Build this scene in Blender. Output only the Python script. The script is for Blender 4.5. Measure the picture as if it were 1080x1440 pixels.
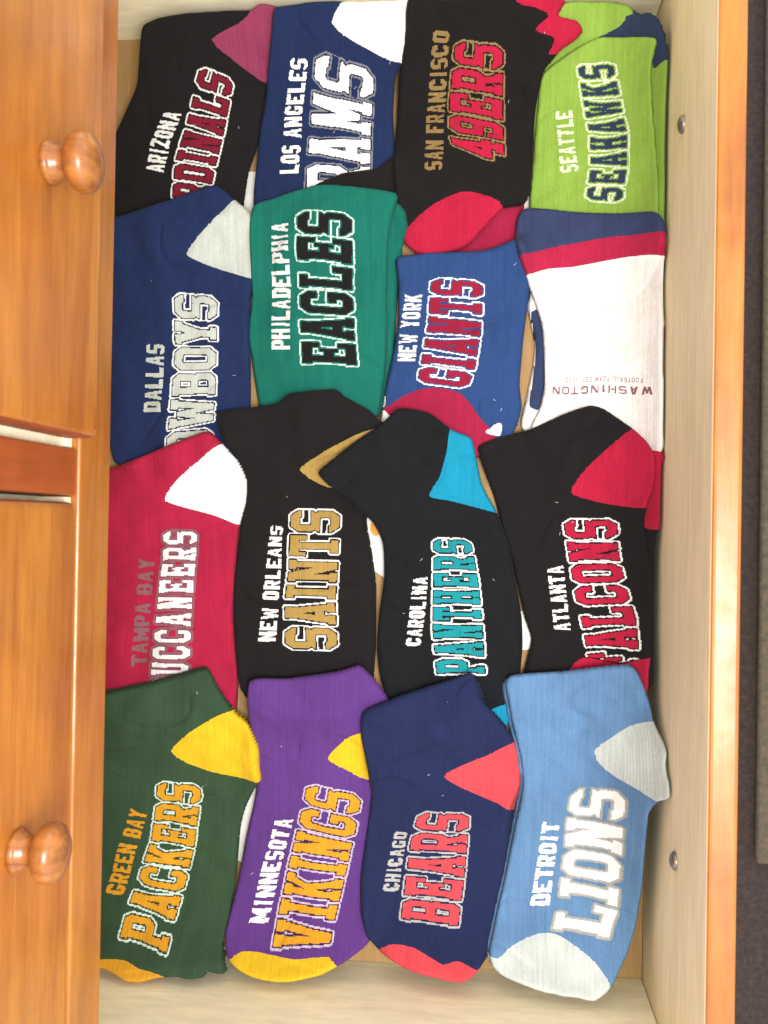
import bpy, bmesh, math, random
import numpy as np

# ------------------------------------------------------------------ camera, world, lamps, exposure
scene = bpy.context.scene
for o in list(bpy.data.objects): bpy.data.objects.remove(o)
COL = scene.collection

cam_d = bpy.data.cameras.new('camera'); cam = bpy.data.objects.new('camera', cam_d); COL.objects.link(cam)
cam.location = (0.1900, 0.0, 0.484)
cam.rotation_euler = (math.radians(0.6366), math.radians(5.7106), math.radians(0.9568))
cam_d.sensor_fit = 'VERTICAL'; cam_d.sensor_height = 36.0; cam_d.lens = 36.0*1350/1440
cam_d.clip_start = 0.01; cam_d.clip_end = 50
cam_d.dof.use_dof = True; cam_d.dof.focus_distance = 0.63; cam_d.dof.aperture_fstop = 17
scene.camera = cam

world = bpy.data.worlds.new('World'); scene.world = world; world.use_nodes = True
bg = world.node_tree.nodes['Background']; bg.inputs['Color'].default_value = (1.0, 0.98, 0.95, 1); bg.inputs['Strength'].default_value = 1.10

def area_lamp(name, loc, target, size, power, color):
    d = bpy.data.lights.new(name, 'AREA'); d.shape = 'DISK'; d.size = size; d.energy = power; d.color = color
    o = bpy.data.objects.new(name, d); COL.objects.link(o); o.location = loc
    v = [target[i]-loc[i] for i in range(3)]
    import mathutils
    o.rotation_euler = mathutils.Vector(v).to_track_quat('-Z', 'Y').to_euler()
    return o
area_lamp('low_fill_lamp', (0.34, -0.13, 0.72), (0.17, -0.03, -0.1), 0.36, 6.4, (1.0, 0.975, 0.94))  # unseen soft lamp added just above the camera, low enough to lighten drawer walls

scene.view_settings.view_transform = 'Standard'; scene.view_settings.look = 'None'
scene.view_settings.exposure = 0.56; scene.view_settings.gamma = 1.0; scene.view_settings.use_curve_mapping = False
scene.render.engine = 'CYCLES'; scene.cycles.use_denoising = True; scene.cycles.max_bounces = 6


# ------------------------------------------------------------------ materials
def lin(c): return tuple(((v/255)/12.92 if v <= 10 else ((v/255+0.055)/1.055)**2.4) for v in c)
def nodes(name):
    m = bpy.data.materials.new(name); m.use_nodes = True; nt = m.node_tree; nt.nodes.clear()
    out = nt.nodes.new('ShaderNodeOutputMaterial'); b = nt.nodes.new('ShaderNodeBsdfPrincipled'); nt.links.new(b.outputs[0], out.inputs[0])
    return m, nt, b
def N(nt, t, **k):
    n = nt.nodes.new(t)
    for a, v in k.items():
        if a in n.inputs: n.inputs[a].default_value = v
        else: setattr(n, a, v)
    return n
def mapping(nt, scale, rot=(0, 0, 0)):
    tc = N(nt, 'ShaderNodeTexCoord'); mp = N(nt, 'ShaderNodeMapping'); mp.inputs['Scale'].default_value = scale; mp.inputs['Rotation'].default_value = rot
    nt.links.new(tc.outputs['Object'], mp.inputs[0]); return mp
def ramp(nt, fac, stops):
    r = N(nt, 'ShaderNodeValToRGB'); e = r.color_ramp.elements
    while len(e) < len(stops): e.new(0.5)
    for x, (p, c) in zip(e, stops): x.position = p; x.color = (*c, 1)
    nt.links.new(fac, r.inputs[0]); return r
def mixc(nt, fac, a, b, mode='MIX'):
    m = N(nt, 'ShaderNodeMix', data_type='RGBA', blend_type=mode)
    for v, s in ((fac, 0), (a, 6), (b, 7)):
        if hasattr(v, 'links'): nt.links.new(v, m.inputs[s])
        else: m.inputs[s].default_value = v if s == 0 else (*v, 1)
    return m.outputs[2]

KNIT = {}
def knit(key):
    if key in KNIT: return KNIT[key]
    c = lin(COLOURS[key]); c = tuple(v*(0.88 if key in ('white', 'offw', 'silver', 'palegrey', 'palelime', 'mint') else 0.70) for v in c)
    m, nt, b = nodes('knit_'+key)
    mp = mapping(nt, (1, 1, 1))
    n1 = N(nt, 'ShaderNodeTexNoise', Scale=26.0, Detail=3.0); nt.links.new(mp.outputs[0], n1.inputs['Vector'])
    st = mapping(nt, (1100, 420, 420)); n2 = N(nt, 'ShaderNodeTexNoise', Scale=1.0, Detail=2.0, Roughness=0.7); nt.links.new(st.outputs[0], n2.inputs['Vector'])
    r1 = ramp(nt, n1.outputs[0], [(0.25, (0.86,)*3), (0.75, (1.06,)*3)])
    r2 = ramp(nt, n2.outputs[0], [(0.25, (0.88,)*3), (0.75, (1.07,)*3)])
    col = mixc(nt, 1.0, c, r1.outputs[0], 'MULTIPLY'); col = mixc(nt, 1.0, col, r2.outputs[0], 'MULTIPLY')
    sk = mapping(nt, (620, 22, 22)); n3 = N(nt, 'ShaderNodeTexNoise', Scale=1.0, Detail=2.0); nt.links.new(sk.outputs[0], n3.inputs['Vector'])
    r3 = ramp(nt, n3.outputs[0], [(0.3, (0.90,)*3), (0.7, (1.05,)*3)]); col = mixc(nt, 1.0, col, r3.outputs[0], 'MULTIPLY')
    dust = mixc(nt, 0.005, col, (0.8, 0.8, 0.8))
    nt.links.new(dust, b.inputs['Base Color'])
    b.inputs['Roughness'].default_value = 0.92; b.inputs['Specular IOR Level'].default_value = 0.18
    b.inputs['Sheen Weight'].default_value = 0.02; b.inputs['Sheen Roughness'].default_value = 0.5
    # wale ribs and loose stitches
    wv = N(nt, 'ShaderNodeTexWave', wave_type='BANDS', bands_direction='X', Scale=210.0, Distortion=1.0, Detail=1.0); wv.inputs['Detail Scale'].default_value = 6.0
    nt.links.new(mp.outputs[0], wv.inputs['Vector'])
    ad = N(nt, 'ShaderNodeMath', operation='ADD'); ml = N(nt, 'ShaderNodeMath', operation='MULTIPLY'); ml.inputs[1].default_value = 1.4
    nt.links.new(n2.outputs[0], ml.inputs[0]); nt.links.new(wv.outputs['Fac'], ad.inputs[0]); nt.links.new(ml.outputs[0], ad.inputs[1])
    bp = N(nt, 'ShaderNodeBump', Strength=0.28, Distance=0.0003); nt.links.new(ad.outputs[0], bp.inputs['Height']); nt.links.new(bp.outputs[0], b.inputs['Normal'])
    KNIT[key] = m; return m

def wood(name, light, dark, grain=(1, 0.08, 1), scale=38, rough=0.32, coat=0.35, blotch=0.5, streak=0.55, alb=0.66, pores=0.6):
    m, nt, b = nodes(name); light = tuple(v*alb for v in lin(light)); dark = tuple(v*alb for v in lin(dark))
    mp = mapping(nt, grain)
    n1 = N(nt, 'ShaderNodeTexNoise', Scale=scale, Detail=6.0, Roughness=0.62, Distortion=0.6); nt.links.new(mp.outputs[0], n1.inputs['Vector'])
    n2 = N(nt, 'ShaderNodeTexNoise', Scale=scale*7, Detail=3.0, Roughness=0.7); nt.links.new(mp.outputs[0], n2.inputs['Vector'])
    mb = mapping(nt, (1, 0.55, 0.8)); n3 = N(nt, 'ShaderNodeTexNoise', Scale=17.0, Detail=3.0, Distortion=1.2); nt.links.new(mb.outputs[0], n3.inputs['Vector'])
    r1 = ramp(nt, n1.outputs[0], [(0.32, dark), (0.66, light)])
    c = mixc(nt, streak, tuple((a+b_)/2 for a, b_ in zip(light, dark)), r1.outputs[0])
    r2 = ramp(nt, n2.outputs[0], [(0.3, (0.86,)*3), (0.7, (1.06,)*3)]); c = mixc(nt, 1.0, c, r2.outputs[0], 'MULTIPLY')
    r3 = ramp(nt, n3.outputs[0], [(0.3, (0.78, 0.72, 0.68)), (0.7, (1.10, 1.10, 1.06))]); c = mixc(nt, blotch, c, mixc(nt, 1.0, c, r3.outputs[0], 'MULTIPLY'))
    mq = mapping(nt, tuple(g*(1.0 if g > 0.5 else 0.35) for g in grain)); n4 = N(nt, 'ShaderNodeTexNoise', Scale=scale*26, Detail=2.0, Roughness=0.6); nt.links.new(mq.outputs[0], n4.inputs['Vector'])
    r4 = ramp(nt, n4.outputs[0], [(0.36, (0.80,)*3), (0.46, (1.0,)*3)]); c = mixc(nt, pores, c, mixc(nt, 1.0, c, r4.outputs[0], 'MULTIPLY'))
    ms = mapping(nt, (1, 1, 1)); n5 = N(nt, 'ShaderNodeTexNoise', Scale=55.0, Detail=8.0, Roughness=0.75); nt.links.new(ms.outputs[0], n5.inputs['Vector'])
    r5 = ramp(nt, n5.outputs[0], [(0.40, (rough*0.85,)*3), (0.65, (min(1.0, rough*1.45),)*3)]); nt.links.new(r5.outputs[0], b.inputs['Roughness'])
    r6 = ramp(nt, n5.outputs[0], [(0.27, (0.80, 0.77, 0.74)), (0.36, (1.0,)*3)]); c = mixc(nt, 0.7, c, mixc(nt, 1.0, c, r6.outputs[0], 'MULTIPLY'))
    nt.links.new(c, b.inputs['Base Color'])
    b.inputs['Roughness'].default_value = rough; b.inputs['Coat Weight'].default_value = coat; b.inputs['Coat Roughness'].default_value = 0.18
    bp = N(nt, 'ShaderNodeBump', Strength=0.12, Distance=0.0005); nt.links.new(n2.outputs[0], bp.inputs['Height']); nt.links.new(bp.outputs[0], b.inputs['Normal'])
    return m
def plain(name, c, rough=0.6, metal=0.0):
    m, nt, b = nodes(name); c = tuple(v*ALB for v in lin(c)) if not metal else lin(c)
    mp = mapping(nt, (1, 1, 1)); n = N(nt, 'ShaderNodeTexNoise', Scale=90.0, Detail=4.0); nt.links.new(mp.outputs[0], n.inputs['Vector'])
    r = ramp(nt, n.outputs[0], [(0.3, (0.88,)*3), (0.7, (1.05,)*3)]); nt.links.new(mixc(nt, 1.0, c, r.outputs[0], 'MULTIPLY'), b.inputs['Base Color'])
    b.inputs['Roughness'].default_value = rough; b.inputs['Metallic'].default_value = metal
    return m
def pile(name, a, c, scale):
    m, nt, b = nodes(name); mp = mapping(nt, (1, 1, 1))
    n = N(nt, 'ShaderNodeTexNoise', Scale=scale, Detail=5.0, Roughness=0.75); nt.links.new(mp.outputs[0], n.inputs['Vector'])
    r = ramp(nt, n.outputs[0], [(0.3, tuple(v*ALB for v in lin(a))), (0.7, tuple(v*ALB for v in lin(c)))]); nt.links.new(r.outputs[0], b.inputs['Base Color']); b.inputs['Roughness'].default_value = 0.95
    bp = N(nt, 'ShaderNodeBump', Strength=0.8, Distance=0.004); nt.links.new(n.outputs[0], bp.inputs['Height']); nt.links.new(bp.outputs[0], b.inputs['Normal'])
    return m

ALB = 0.82
COLOURS = dict(black=(22,19,22), brownblack=(23,19,21), blueblack=(16,19,25), navy=(27,46,94), navy2=(24,32,72), navy3=(30,42,88),
  lime=(158,200,82), palelime=(225,240,205), slate=(48,66,98), slateblue=(56,70,112), teal=(12,122,106), mint=(205,228,218), royal=(44,78,138),
  white=(255,253,250), offw=(236,235,234), silver=(196,202,194), palegrey=(206,216,212), lgrey=(200,200,200), lionline=(176,182,178), grey=(142,146,158),
  cardinal=(168,66,106), card_f=(142,20,50), crimson=(208,28,72), crimson2=(200,26,68), darkcrimson=(180,30,72), dkred=(166,22,60), raspberry=(200,36,80),
  bucred=(190,28,70), plum=(150,70,96), plumgrey=(152,104,112), tan=(164,134,84), gold=(190,156,84), azure=(16,158,198), turq=(24,160,172),
  purple=(104,60,144), dkpurple=(66,30,80), lilac=(222,204,232), yellow=(252,206,36), amber=(240,172,40), green=(56,84,58), dkgreen=(62,66,30),
  coral=(240,82,92), sky=(108,152,200), mauve=(168,112,126), palemauve=(206,180,188))
ORANGE = wood('honey_stained_pine', (232,154,60), (176,92,30), rough=0.34, coat=0.3, blotch=1.0, streak=0.75)
END = wood('stained_shaded_end_grain', (184,92,42), (140,62,28), grain=(1, 1, 0.3), rough=0.5, coat=0.05)  # darker end-grain stain, with the side faces' shade put into the colour
ORANGE_V = wood('honey_stained_pine_upright', (206,108,42), (162,72,26), grain=(1, 1, 0.08), rough=0.4, coat=0.1)
KNOBW = wood('turned_knob_wood', (214,138,66), (140,78,32), grain=(0.15, 1, 0.6), scale=150, rough=0.3, coat=0.3, streak=0.9)
PALE = wood('bare_poplar', (255,244,212), (246,230,192), alb=0.97, scale=30, rough=0.7, coat=0.0, blotch=0.25, streak=0.4, pores=0.25)
CREAM = wood('bare_cream_board', (255,249,218), (252,240,202), alb=0.99, scale=16, grain=(0.25, 1, 1), rough=0.75, coat=0.0, blotch=0.12, streak=0.4, pores=0.12)
TANB = wood('hardboard_bottom', (210,170,112), (196,154,98), scale=60, rough=0.8, coat=0.0, blotch=0.3)
STEEL = plain('dull_steel', (150,145,138), 0.35, 0.9)
PAPER = plain('white_paper', (250,248,240), 0.6)
ORANGEINK = plain('orange_print', (246,160,40), 0.6)
# ---- numpy helpers: outlines, a shared height field the socks settle on, block lettering
FLOOR_Z = -0.176
GX0, GY0, GS = -0.075, -0.330, 0.001          # grid origin and 1 mm spacing
GNX, GNY = 395, 676
WALL_NEAR, WALL_FAR = -0.304, 0.341
FRONT_X = 0.303

def spline(pts, n=6):
    P = np.asarray(pts, float); N = len(P); out = []
    for i in range(N):
        p0, p1, p2, p3 = P[i-1], P[i], P[(i+1) % N], P[(i+2) % N]
        for k in range(n):
            t = k / n
            c = 0.5*((2*p1)+(-p0+p2)*t+(2*p0-5*p1+4*p2-p3)*t*t+(-p0+3*p1-3*p2+p3)*t**3)
            out.append(0.6*c + 0.4*(p1+(p2-p1)*t))
    return np.array(out)

def poly_sd(px, py, poly):
    """signed distance (negative inside), nearest point, for arrays of points"""
    P = np.asarray(poly, float); Q = np.roll(P, -1, 0)
    best = np.full(px.shape, 1e9); nx = np.zeros(px.shape); ny = np.zeros(px.shape); ins = np.zeros(px.shape, bool)
    for (ax, ay), (bx, by) in zip(P, Q):
        dx, dy = bx-ax, by-ay; L = dx*dx+dy*dy
        if L < 1e-18: continue
        t = np.clip(((px-ax)*dx+(py-ay)*dy)/L, 0, 1)
        qx, qy = ax+t*dx, ay+t*dy
        d = (px-qx)**2+(py-qy)**2
        m = d < best
        best = np.where(m, d, best); nx = np.where(m, qx, nx); ny = np.where(m, qy, ny)
        if abs(dy) > 1e-15:
            ins ^= ((ay > py) != (by > py)) & (px < dx*(py-ay)/dy+ax)
    d = np.sqrt(best)
    return np.where(ins, -d, d), nx, ny

def blur(a, s):
    r = int(max(1, round(s*2.2))); k = np.exp(-0.5*(np.arange(-r, r+1)/s)**2); k /= k.sum()
    b = np.pad(a, r, mode='edge')
    b = sum(k[i]*b[i:i+a.shape[0], :] for i in range(2*r+1))
    return sum(k[i]*b[:, i:i+a.shape[1]] for i in range(2*r+1))

def base_field():
    y = GY0 + GS*np.arange(GNY)
    t = np.clip((y-(WALL_FAR-0.085))/0.085, 0, 1)          # the cuffs of the far row ride up the end wall
    t2 = np.clip((WALL_NEAR+0.055-y)/0.055, 0, 1)            # the toes of the near row curl up the other one
    x = GX0 + GS*np.arange(GNX)
    near = 0.062 + 0.006*np.clip((x-0.15)/0.08, 0, 1)
    t3 = np.clip((x-(FRONT_X-0.045))/0.045, 0, 1)          # right hand socks lean on the drawer front
    front = 0.056 + 0.050*np.exp(-((y+0.172)/0.055)**2)
    return FLOOR_Z + 0.040*(t*t)[None, :] + near[:, None]*(t2*t2)[None, :] + (t3*t3)[:, None]*front[None, :]

def lumps(X, Y, seed, wl):
    r = np.random.RandomState(seed); v = np.zeros(X.shape)
    for k in range(7):
        a = r.uniform(0, 2*np.pi); w = wl*r.uniform(0.7, 1.5)
        v += np.sin(2*np.pi*(X*np.cos(a)+Y*np.sin(a))/w + r.uniform(0, 6.28))
    return v/7**0.5

def settle(H, outline, T, seed, wrinkle=0.0008, edge=0.0034):
    """drape one sock on the field H; returns local patch data and raises H"""
    o = np.asarray(outline)
    i0 = max(0, int((o[:, 0].min()-GX0)/GS)-4); i1 = min(GNX, int((o[:, 0].max()-GX0)/GS)+6)
    j0 = max(0, int((o[:, 1].min()-GY0)/GS)-4); j1 = min(GNY, int((o[:, 1].max()-GY0)/GS)+6)
    X, Y = np.meshgrid(GX0+GS*np.arange(i0, i1), GY0+GS*np.arange(j0, j1), indexing='ij')
    sd, nx, ny = poly_sd(X, Y, o)
    m = (sd < 0).astype(float); h = H[i0:i1, j0:j1]
    b = h.copy()
    for s in (12, 7, 4, 3):
        bb = blur(b*m, s)/np.maximum(blur(m, s), 1e-3)
        b = np.where(m > 0, np.maximum(h, bb), bb)
    wide = blur(b*m, 9)/np.maximum(blur(m, 9), 1e-6)
    b = np.where(m > 0, blur(np.where(m > 0, b, wide), 1.6), wide)
    e = np.clip(-sd/edge, 0, 1)
    prof = 0.30+0.70*np.sqrt(np.maximum(0, 1-(1-e)**2))
    soft = np.clip(-sd/0.03, 0, 1)
    w = wrinkle*(lumps(X, Y, seed, 0.034)+0.35*lumps(X, Y, seed+77, 0.013))*e
    cr = lumps(X*0.6, Y, seed+31, 0.05); w -= 0.0014*np.exp(-(cr/0.10)**2)*np.clip(lumps(X, Y, seed+5, 0.06), 0, 1)*e   # soft creases
    rib = np.clip((Y-(o[:, 1].max()-0.030))/0.012, 0, 1); w += 0.00016*np.sin(2*np.pi*X/0.0030)*rib*e                    # ribbed cuff
    top = b + T*prof*(0.92+0.08*soft) + w
    H[i0:i1, j0:j1] = np.where(sd < 0, np.maximum(h, top), h)
    return dict(i0=i0, j0=j0, X=X, Y=Y, sd=sd, nx=nx, ny=ny, b=b, top=top, T=T)

def sample(P, key, x, y):
    a = P[key]; u = np.clip((x-P['X'][0, 0])/GS, 0, a.shape[0]-1.001); v = np.clip((y-P['Y'][0, 0])/GS, 0, a.shape[1]-1.001)
    i = u.astype(int); j = v.astype(int); fu = u-i; fv = v-j
    return a[i, j]*(1-fu)*(1-fv)+a[i+1, j]*fu*(1-fv)+a[i, j+1]*(1-fu)*fv+a[i+1, j+1]*fu*fv

# ---- block letters: unions of polygons in a unit box, 'slab' adds the serifs
def _r(a, b, c, d): return [(a, b), (c, b), (c, d), (a, d)]
def _oct(a, b, c, d, kx, ky, cut='1234'):
    p = []
    p += [(a+kx, b), (a, b+ky)][::-1] if '1' in cut else [(a, b)]
    p += [(c-kx, b), (c, b+ky)] if '2' in cut else [(c, b)]
    p += [(c, d-ky), (c-kx, d)] if '3' in cut else [(c, d)]
    p += [(a+kx, d), (a, d-ky)] if '4' in cut else [(a, d)]
    return p
WIDTH = dict(I=0.62, M=1.22, W=1.3, N=1.05, A=1.05, V=1.02); WIDTH[' '] = 0.5; WIDTH['.'] = 0.4; WIDTH['1'] = 0.5

def glyph(c, slab, s=0.30, t=0.19):
    """returns (list of solid polygons, list of cut polygons, list of late solids)"""
    A, B, L = [], [], []; q = 0.15; x0 = 0.08 if slab else 0.0; x1 = 1-x0
    S = (lambda *a: A.append(_r(*a))) if slab else (lambda *a: None)
    def ring(b, d, cut='1234', a=0.0, e=1.0):
        # t may be thinned by a letter before it calls this
        A.append(_oct(a, b, e, d, 0.24, 0.15, cut)); B.append(_oct(a+s, b+t, e-s, d-t, 0.07, 0.045, cut))
    def notch(a, b):
        e = 1-s
        return [(s+.06, t), (e-.06, t), (e, t+.04), (e, a), (1.2, a), (1.2, b), (e, b), (e, 1-t-.04), (e-.06, 1-t), (s+.06, 1-t), (s, 1-t-.04), (s, t+.04)]
    if c in 'O0': ring(0, 1)
    elif c == 'Q': ring(0, 1)
    elif c == 'C': A.append(_oct(0, 0, 1, 1, .24, .15)); B.append(notch(.34, .66))
    elif c == 'G': A.append(_oct(0, 0, 1, 1, .24, .15)); B.append(notch(.47, .69)); L.append(_r(0.52, 0.32, 1, 0.47))
    elif c == 'D': ring(0, 1, '23', x0); S(0, 0, .4, q); S(0, 1-q, .4, 1)
    elif c == 'U':
        A.append(_oct(x0, 0, x1, 1, 0.22, 0.15, '12')); B.append(_oct(x0+s, t, x1-s, 1.1, 0.07, 0.045, '12')); S(0, 1-q, .46, 1); S(.54, 1-q, 1, 1)
    elif c == 'S':
        t = min(t, 0.175); k = .5+t/2; A += [_oct(0, 1-k, 1, 1, .24, .15), _oct(0, 0, 1, k, .24, .15)]; e = 1-s
        up = [(s+.06, k), (1.2, k), (1.2, .79), (e, .79), (e, 1-t-.03), (e-.06, 1-t), (s+.06, 1-t), (s, 1-t-.03), (s, k+.03)]
        B += [up, [(1-x, 1-y) for x, y in up]]
    elif c == '9':
        ring(0.38, 1); A.append(_oct(0, 0, 1, 0.7, .24, .15, '2')); B.append(_r(-.1, t, .7, .38)); L.append(_r(0, 0, .26, .3))
    elif c == '3': ring(0.405, 1); ring(0, 0.595); B.append(_r(-.1, .3, .5, .7)); L.append(_r(.4, .405, .8, .595))
    elif c == '2': A += [_r(0, .8, 1, 1), _r(.7, .45, 1, 1), [(0, 0), (.35, 0), (1, .5), (.7, .6)], _r(0, 0, 1, .2)]
    elif c == '1': A.append(_r(.25, 0, .75, 1))
    elif c == '.': A.append(_r(.1, 0, .7, .2))
    elif c == '4':
        A += [_r(.52, 0, .82, 1), _r(0, .24, 1, .42), [(.0, .42), (.0, .30), (.3, .30), (.66, .82), (.66, 1), (.46, 1)]]; S(.38, 0, .96, q)
    elif c == 'I': A.append(_r(.26, 0, .74, 1)); S(.02, 0, .98, q); S(.02, 1-q, .98, 1)
    elif c == 'L': A += [_r(x0, 0, x0+s, 1), _r(0, 0, 1, t)]; S(0, 1-q, .54, 1); S(.76, 0, 1, .36)
    elif c in 'EF':
        A += [_r(x0, 0, x0+s, 1), _r(0, 1-t, 1, 1), _r(x0, .41, .72, .59)]; S(.78, .67, 1, 1); S(.58, .33, .72, .67)
        if c == 'E': A.append(_r(0, 0, 1, t)); S(.78, 0, 1, .33)
        else: S(0, 0, .54, q)
    elif c == 'T': A += [_r(.5-s/2, 0, .5+s/2, 1), _r(0, 1-t, 1, 1)]; S(0, .66, .2, 1); S(.8, .66, 1, 1); S(.2, 0, .8, q)
    elif c == 'H':
        A += [_r(x0, 0, x0+s, 1), _r(x1-s, 0, x1, 1), _r(.3, .4, .7, .6)]; S(0, 0, .45, q); S(.55, 0, 1, q); S(0, 1-q, .45, 1); S(.55, 1-q, 1, 1)
    elif c == 'N':
        k = s*.92; A += [_r(x0, 0, x0+k, 1), _r(x1-k, 0, x1, 1), [(x0, 1), (x0+.32, 1), (x1, 0), (x1-.32, 0)]]; S(0, 0, .44, q); S(0, 1-q, .3, 1); S(.58, 1-q, 1, 1)
    elif c == 'M':
        k = s*.8; A += [_r(x0, 0, x0+k, 1), _r(x1-k, 0, x1, 1), [(x0, 1), (x0+.28, 1), (.5, .58), (x1-.28, 1), (x1, 1), (.6, .2), (.4, .2)]]; S(0, 0, .38, q); S(.62, 0, 1, q)
    elif c == 'A':
        A += [[(.03, 0), (.32, 0), (.58, 1), (.32, 1)], [(.97, 0), (.68, 0), (.42, 1), (.68, 1)], _r(.2, .22, .8, .4)]; S(0, 0, .42, q); S(.58, 0, 1, q); S(.26, .86, .74, 1)
    elif c == 'V':
        A += [[(.03, 1), (.34, 1), (.60, 0), (.34, 0)], [(.97, 1), (.66, 1), (.40, 0), (.66, 0)]]; S(0, 1-q, .44, 1); S(.56, 1-q, 1, 1)
    elif c == 'W':
        A += [[(.02, 1), (.24, 1), (.40, 0), (.20, 0)], [(.98, 1), (.76, 1), (.60, 0), (.80, 0)], [(.24, 0), (.40, 0), (.58, .85), (.42, .85)], [(.76, 0), (.60, 0), (.42, .85), (.58, .85)]]; S(0, 1-q, .34, 1); S(.66, 1-q, 1, 1)
    elif c == 'Y':
        A += [_r(.5-s/2, 0, .5+s/2, .5), [(0, 1), (.34, 1), (.65, .5), (.65, .38), (.36, .38)], [(1, 1), (.66, 1), (.35, .5), (.35, .38), (.64, .38)]]; S(.22, 0, .78, q); S(0, 1-q, .42, 1); S(.58, 1-q, 1, 1)
    elif c == 'K':
        A += [_r(x0, 0, x0+s, 1), [(x0+s, .36), (x0+s, .62), (.64, 1), (.98, 1)], [(.36, .6), (.58, .7), (1, 0), (.66, 0)]]; S(0, 0, .46, q); S(0, 1-q, .46, 1); S(.56, 0, 1, q); S(.58, 1-q, 1, 1)
    elif c == 'Z': A += [_r(0, 1-t, 1, 1), _r(0, 0, 1, t), [(0, 0), (.34, .0), (1, 1), (.66, 1)]]
    elif c in 'PR':
        A.append(_oct(x0, .36, 1, 1, .2, .13, '23')); B.append(_oct(x0+s, .36+.16, 1-s, 1-.17, .06, .04, '23'))
        L.append(_r(x0, 0, x0+s, 1)); S(0, 0, .5, q); S(0, 1-q, .3, 1)
        if c == 'R': L.append([(.42, .42), (.74, .42), (1, 0), (.66, 0)])
        if c == 'R' and slab: L.append(_r(.6, 0, 1.02, q))
    elif c == 'B':
        A += [_oct(x0, .42, .97, 1, .2, .12, '23'), _oct(x0, 0, 1, .58, .2, .12, '23')]
        B += [_oct(x0+s, .58, .97-s, .84, .05, .03, '23'), _oct(x0+s, .16, 1-s, .42, .05, .03, '23')]; S(0, 0, .3, q); S(0, 1-q, .3, 1)
    return A, B, L

def word_sd(text, u, v, length, height, slab, gap_m, s=0.30, t=0.19):
    """signed distance in metres from points (u,v in 0..1) to the lettering"""
    ws = [WIDTH.get(c, 1.0) for c in text]
    k = (length-gap_m*(len(text)-1))/sum(ws); gap = gap_m/k; tot = length/k
    x = u*tot; d = np.full(u.shape, 1.0); a = 0.0
    py = v*height
    for c, w in zip(text, ws):
        if c != ' ':
            m = (x > a-0.5) & (x < a+w+0.5)
            if m.any():
                qx, qy = (x[m]-a)*k, py[m]
                A, B, L = glyph(c, slab, s, t); sc = lambda p: [(X*w*k, Y*height) for X, Y in p]
                g = np.full(qx.shape, 1.0)
                for p in A: g = np.minimum(g, poly_sd(qx, qy, sc(p))[0])
                for p in B: g = np.maximum(g, -poly_sd(qx, qy, sc(p))[0])
                for p in L: g = np.minimum(g, poly_sd(qx, qy, sc(p))[0])
                d[m] = np.minimum(d[m], g)
        a += w+gap
    return d

def along(line, n):
    P = np.asarray(line, float); L = np.r_[0, np.cumsum(np.hypot(*np.diff(P, axis=0).T))]
    tt = np.linspace(-0.04, 1.04, n)*L[-1]
    out = np.stack([np.interp(tt, L, P[:, i]) for i in (0, 1)], 1)
    for side, sl in ((0, tt < 0), (-1, tt > L[-1])):
        dirv = (P[1]-P[0])/np.linalg.norm(P[1]-P[0]) if side == 0 else (P[-1]-P[-2])/np.linalg.norm(P[-1]-P[-2])
        ref = P[0] if side == 0 else P[-1]; off = tt[sl]-(0 if side == 0 else L[-1])
        out[sl] = ref+off[:, None]*dirv
    k = np.ones(9)/9; pad = np.pad(out, ((4, 4), (0, 0)), mode='edge')
    sm = np.stack([np.convolve(pad[:, i], k, 'valid') for i in (0, 1)], 1)
    sm[:5] = out[:5]; sm[-5:] = out[-5:]
    return np.linspace(-0.04, 1.04, n), sm, L[-1]

def word_cells(text, base, topl, slab, gap, g1, g2, cw, ch, s=0.30, t=0.19):
    """knit cells of a word: integer cell ids and class 0 fill, 1 inner line, 2 outline"""
    n = 420; uu, Bp, Lb = along(base, n); _, Tp, Lt = along(topl, n)
    vv = np.linspace(-0.12, 1.12, 130); height = float(np.mean(np.hypot(*(Tp-Bp).T))); length = (Lb+Lt)/2
    U, V = np.meshgrid(uu, vv, indexing='ij')
    XX = Bp[:, None, 0]*(1-V)+Tp[:, None, 0]*V; YY = Bp[:, None, 1]*(1-V)+Tp[:, None, 1]*V
    ci = np.floor(XX/cw).astype(int).ravel(); cj = np.floor(YY/ch).astype(int).ravel()
    key = (ci+5000)*20000+(cj+8000); uq, inv, cnt = np.unique(key, return_inverse=True, return_counts=True)
    mu = np.bincount(inv, U.ravel())/cnt; mv = np.bincount(inv, V.ravel())/cnt
    mu = (mu*length-g2)/(length-2*g2); mv = (mv*height-g2)/(height-2*g2)
    d = word_sd(text, mu, mv, length-2*g2, height-2*g2, slab, gap, s, t)
    cls = np.where(d < 0, 0, np.where(d < g1, 1, np.where(d < g2, 2, 9)))
    k = cls < 9
    return uq[k]//20000-5000, uq[k] % 20000-8000, cls[k]
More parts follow.
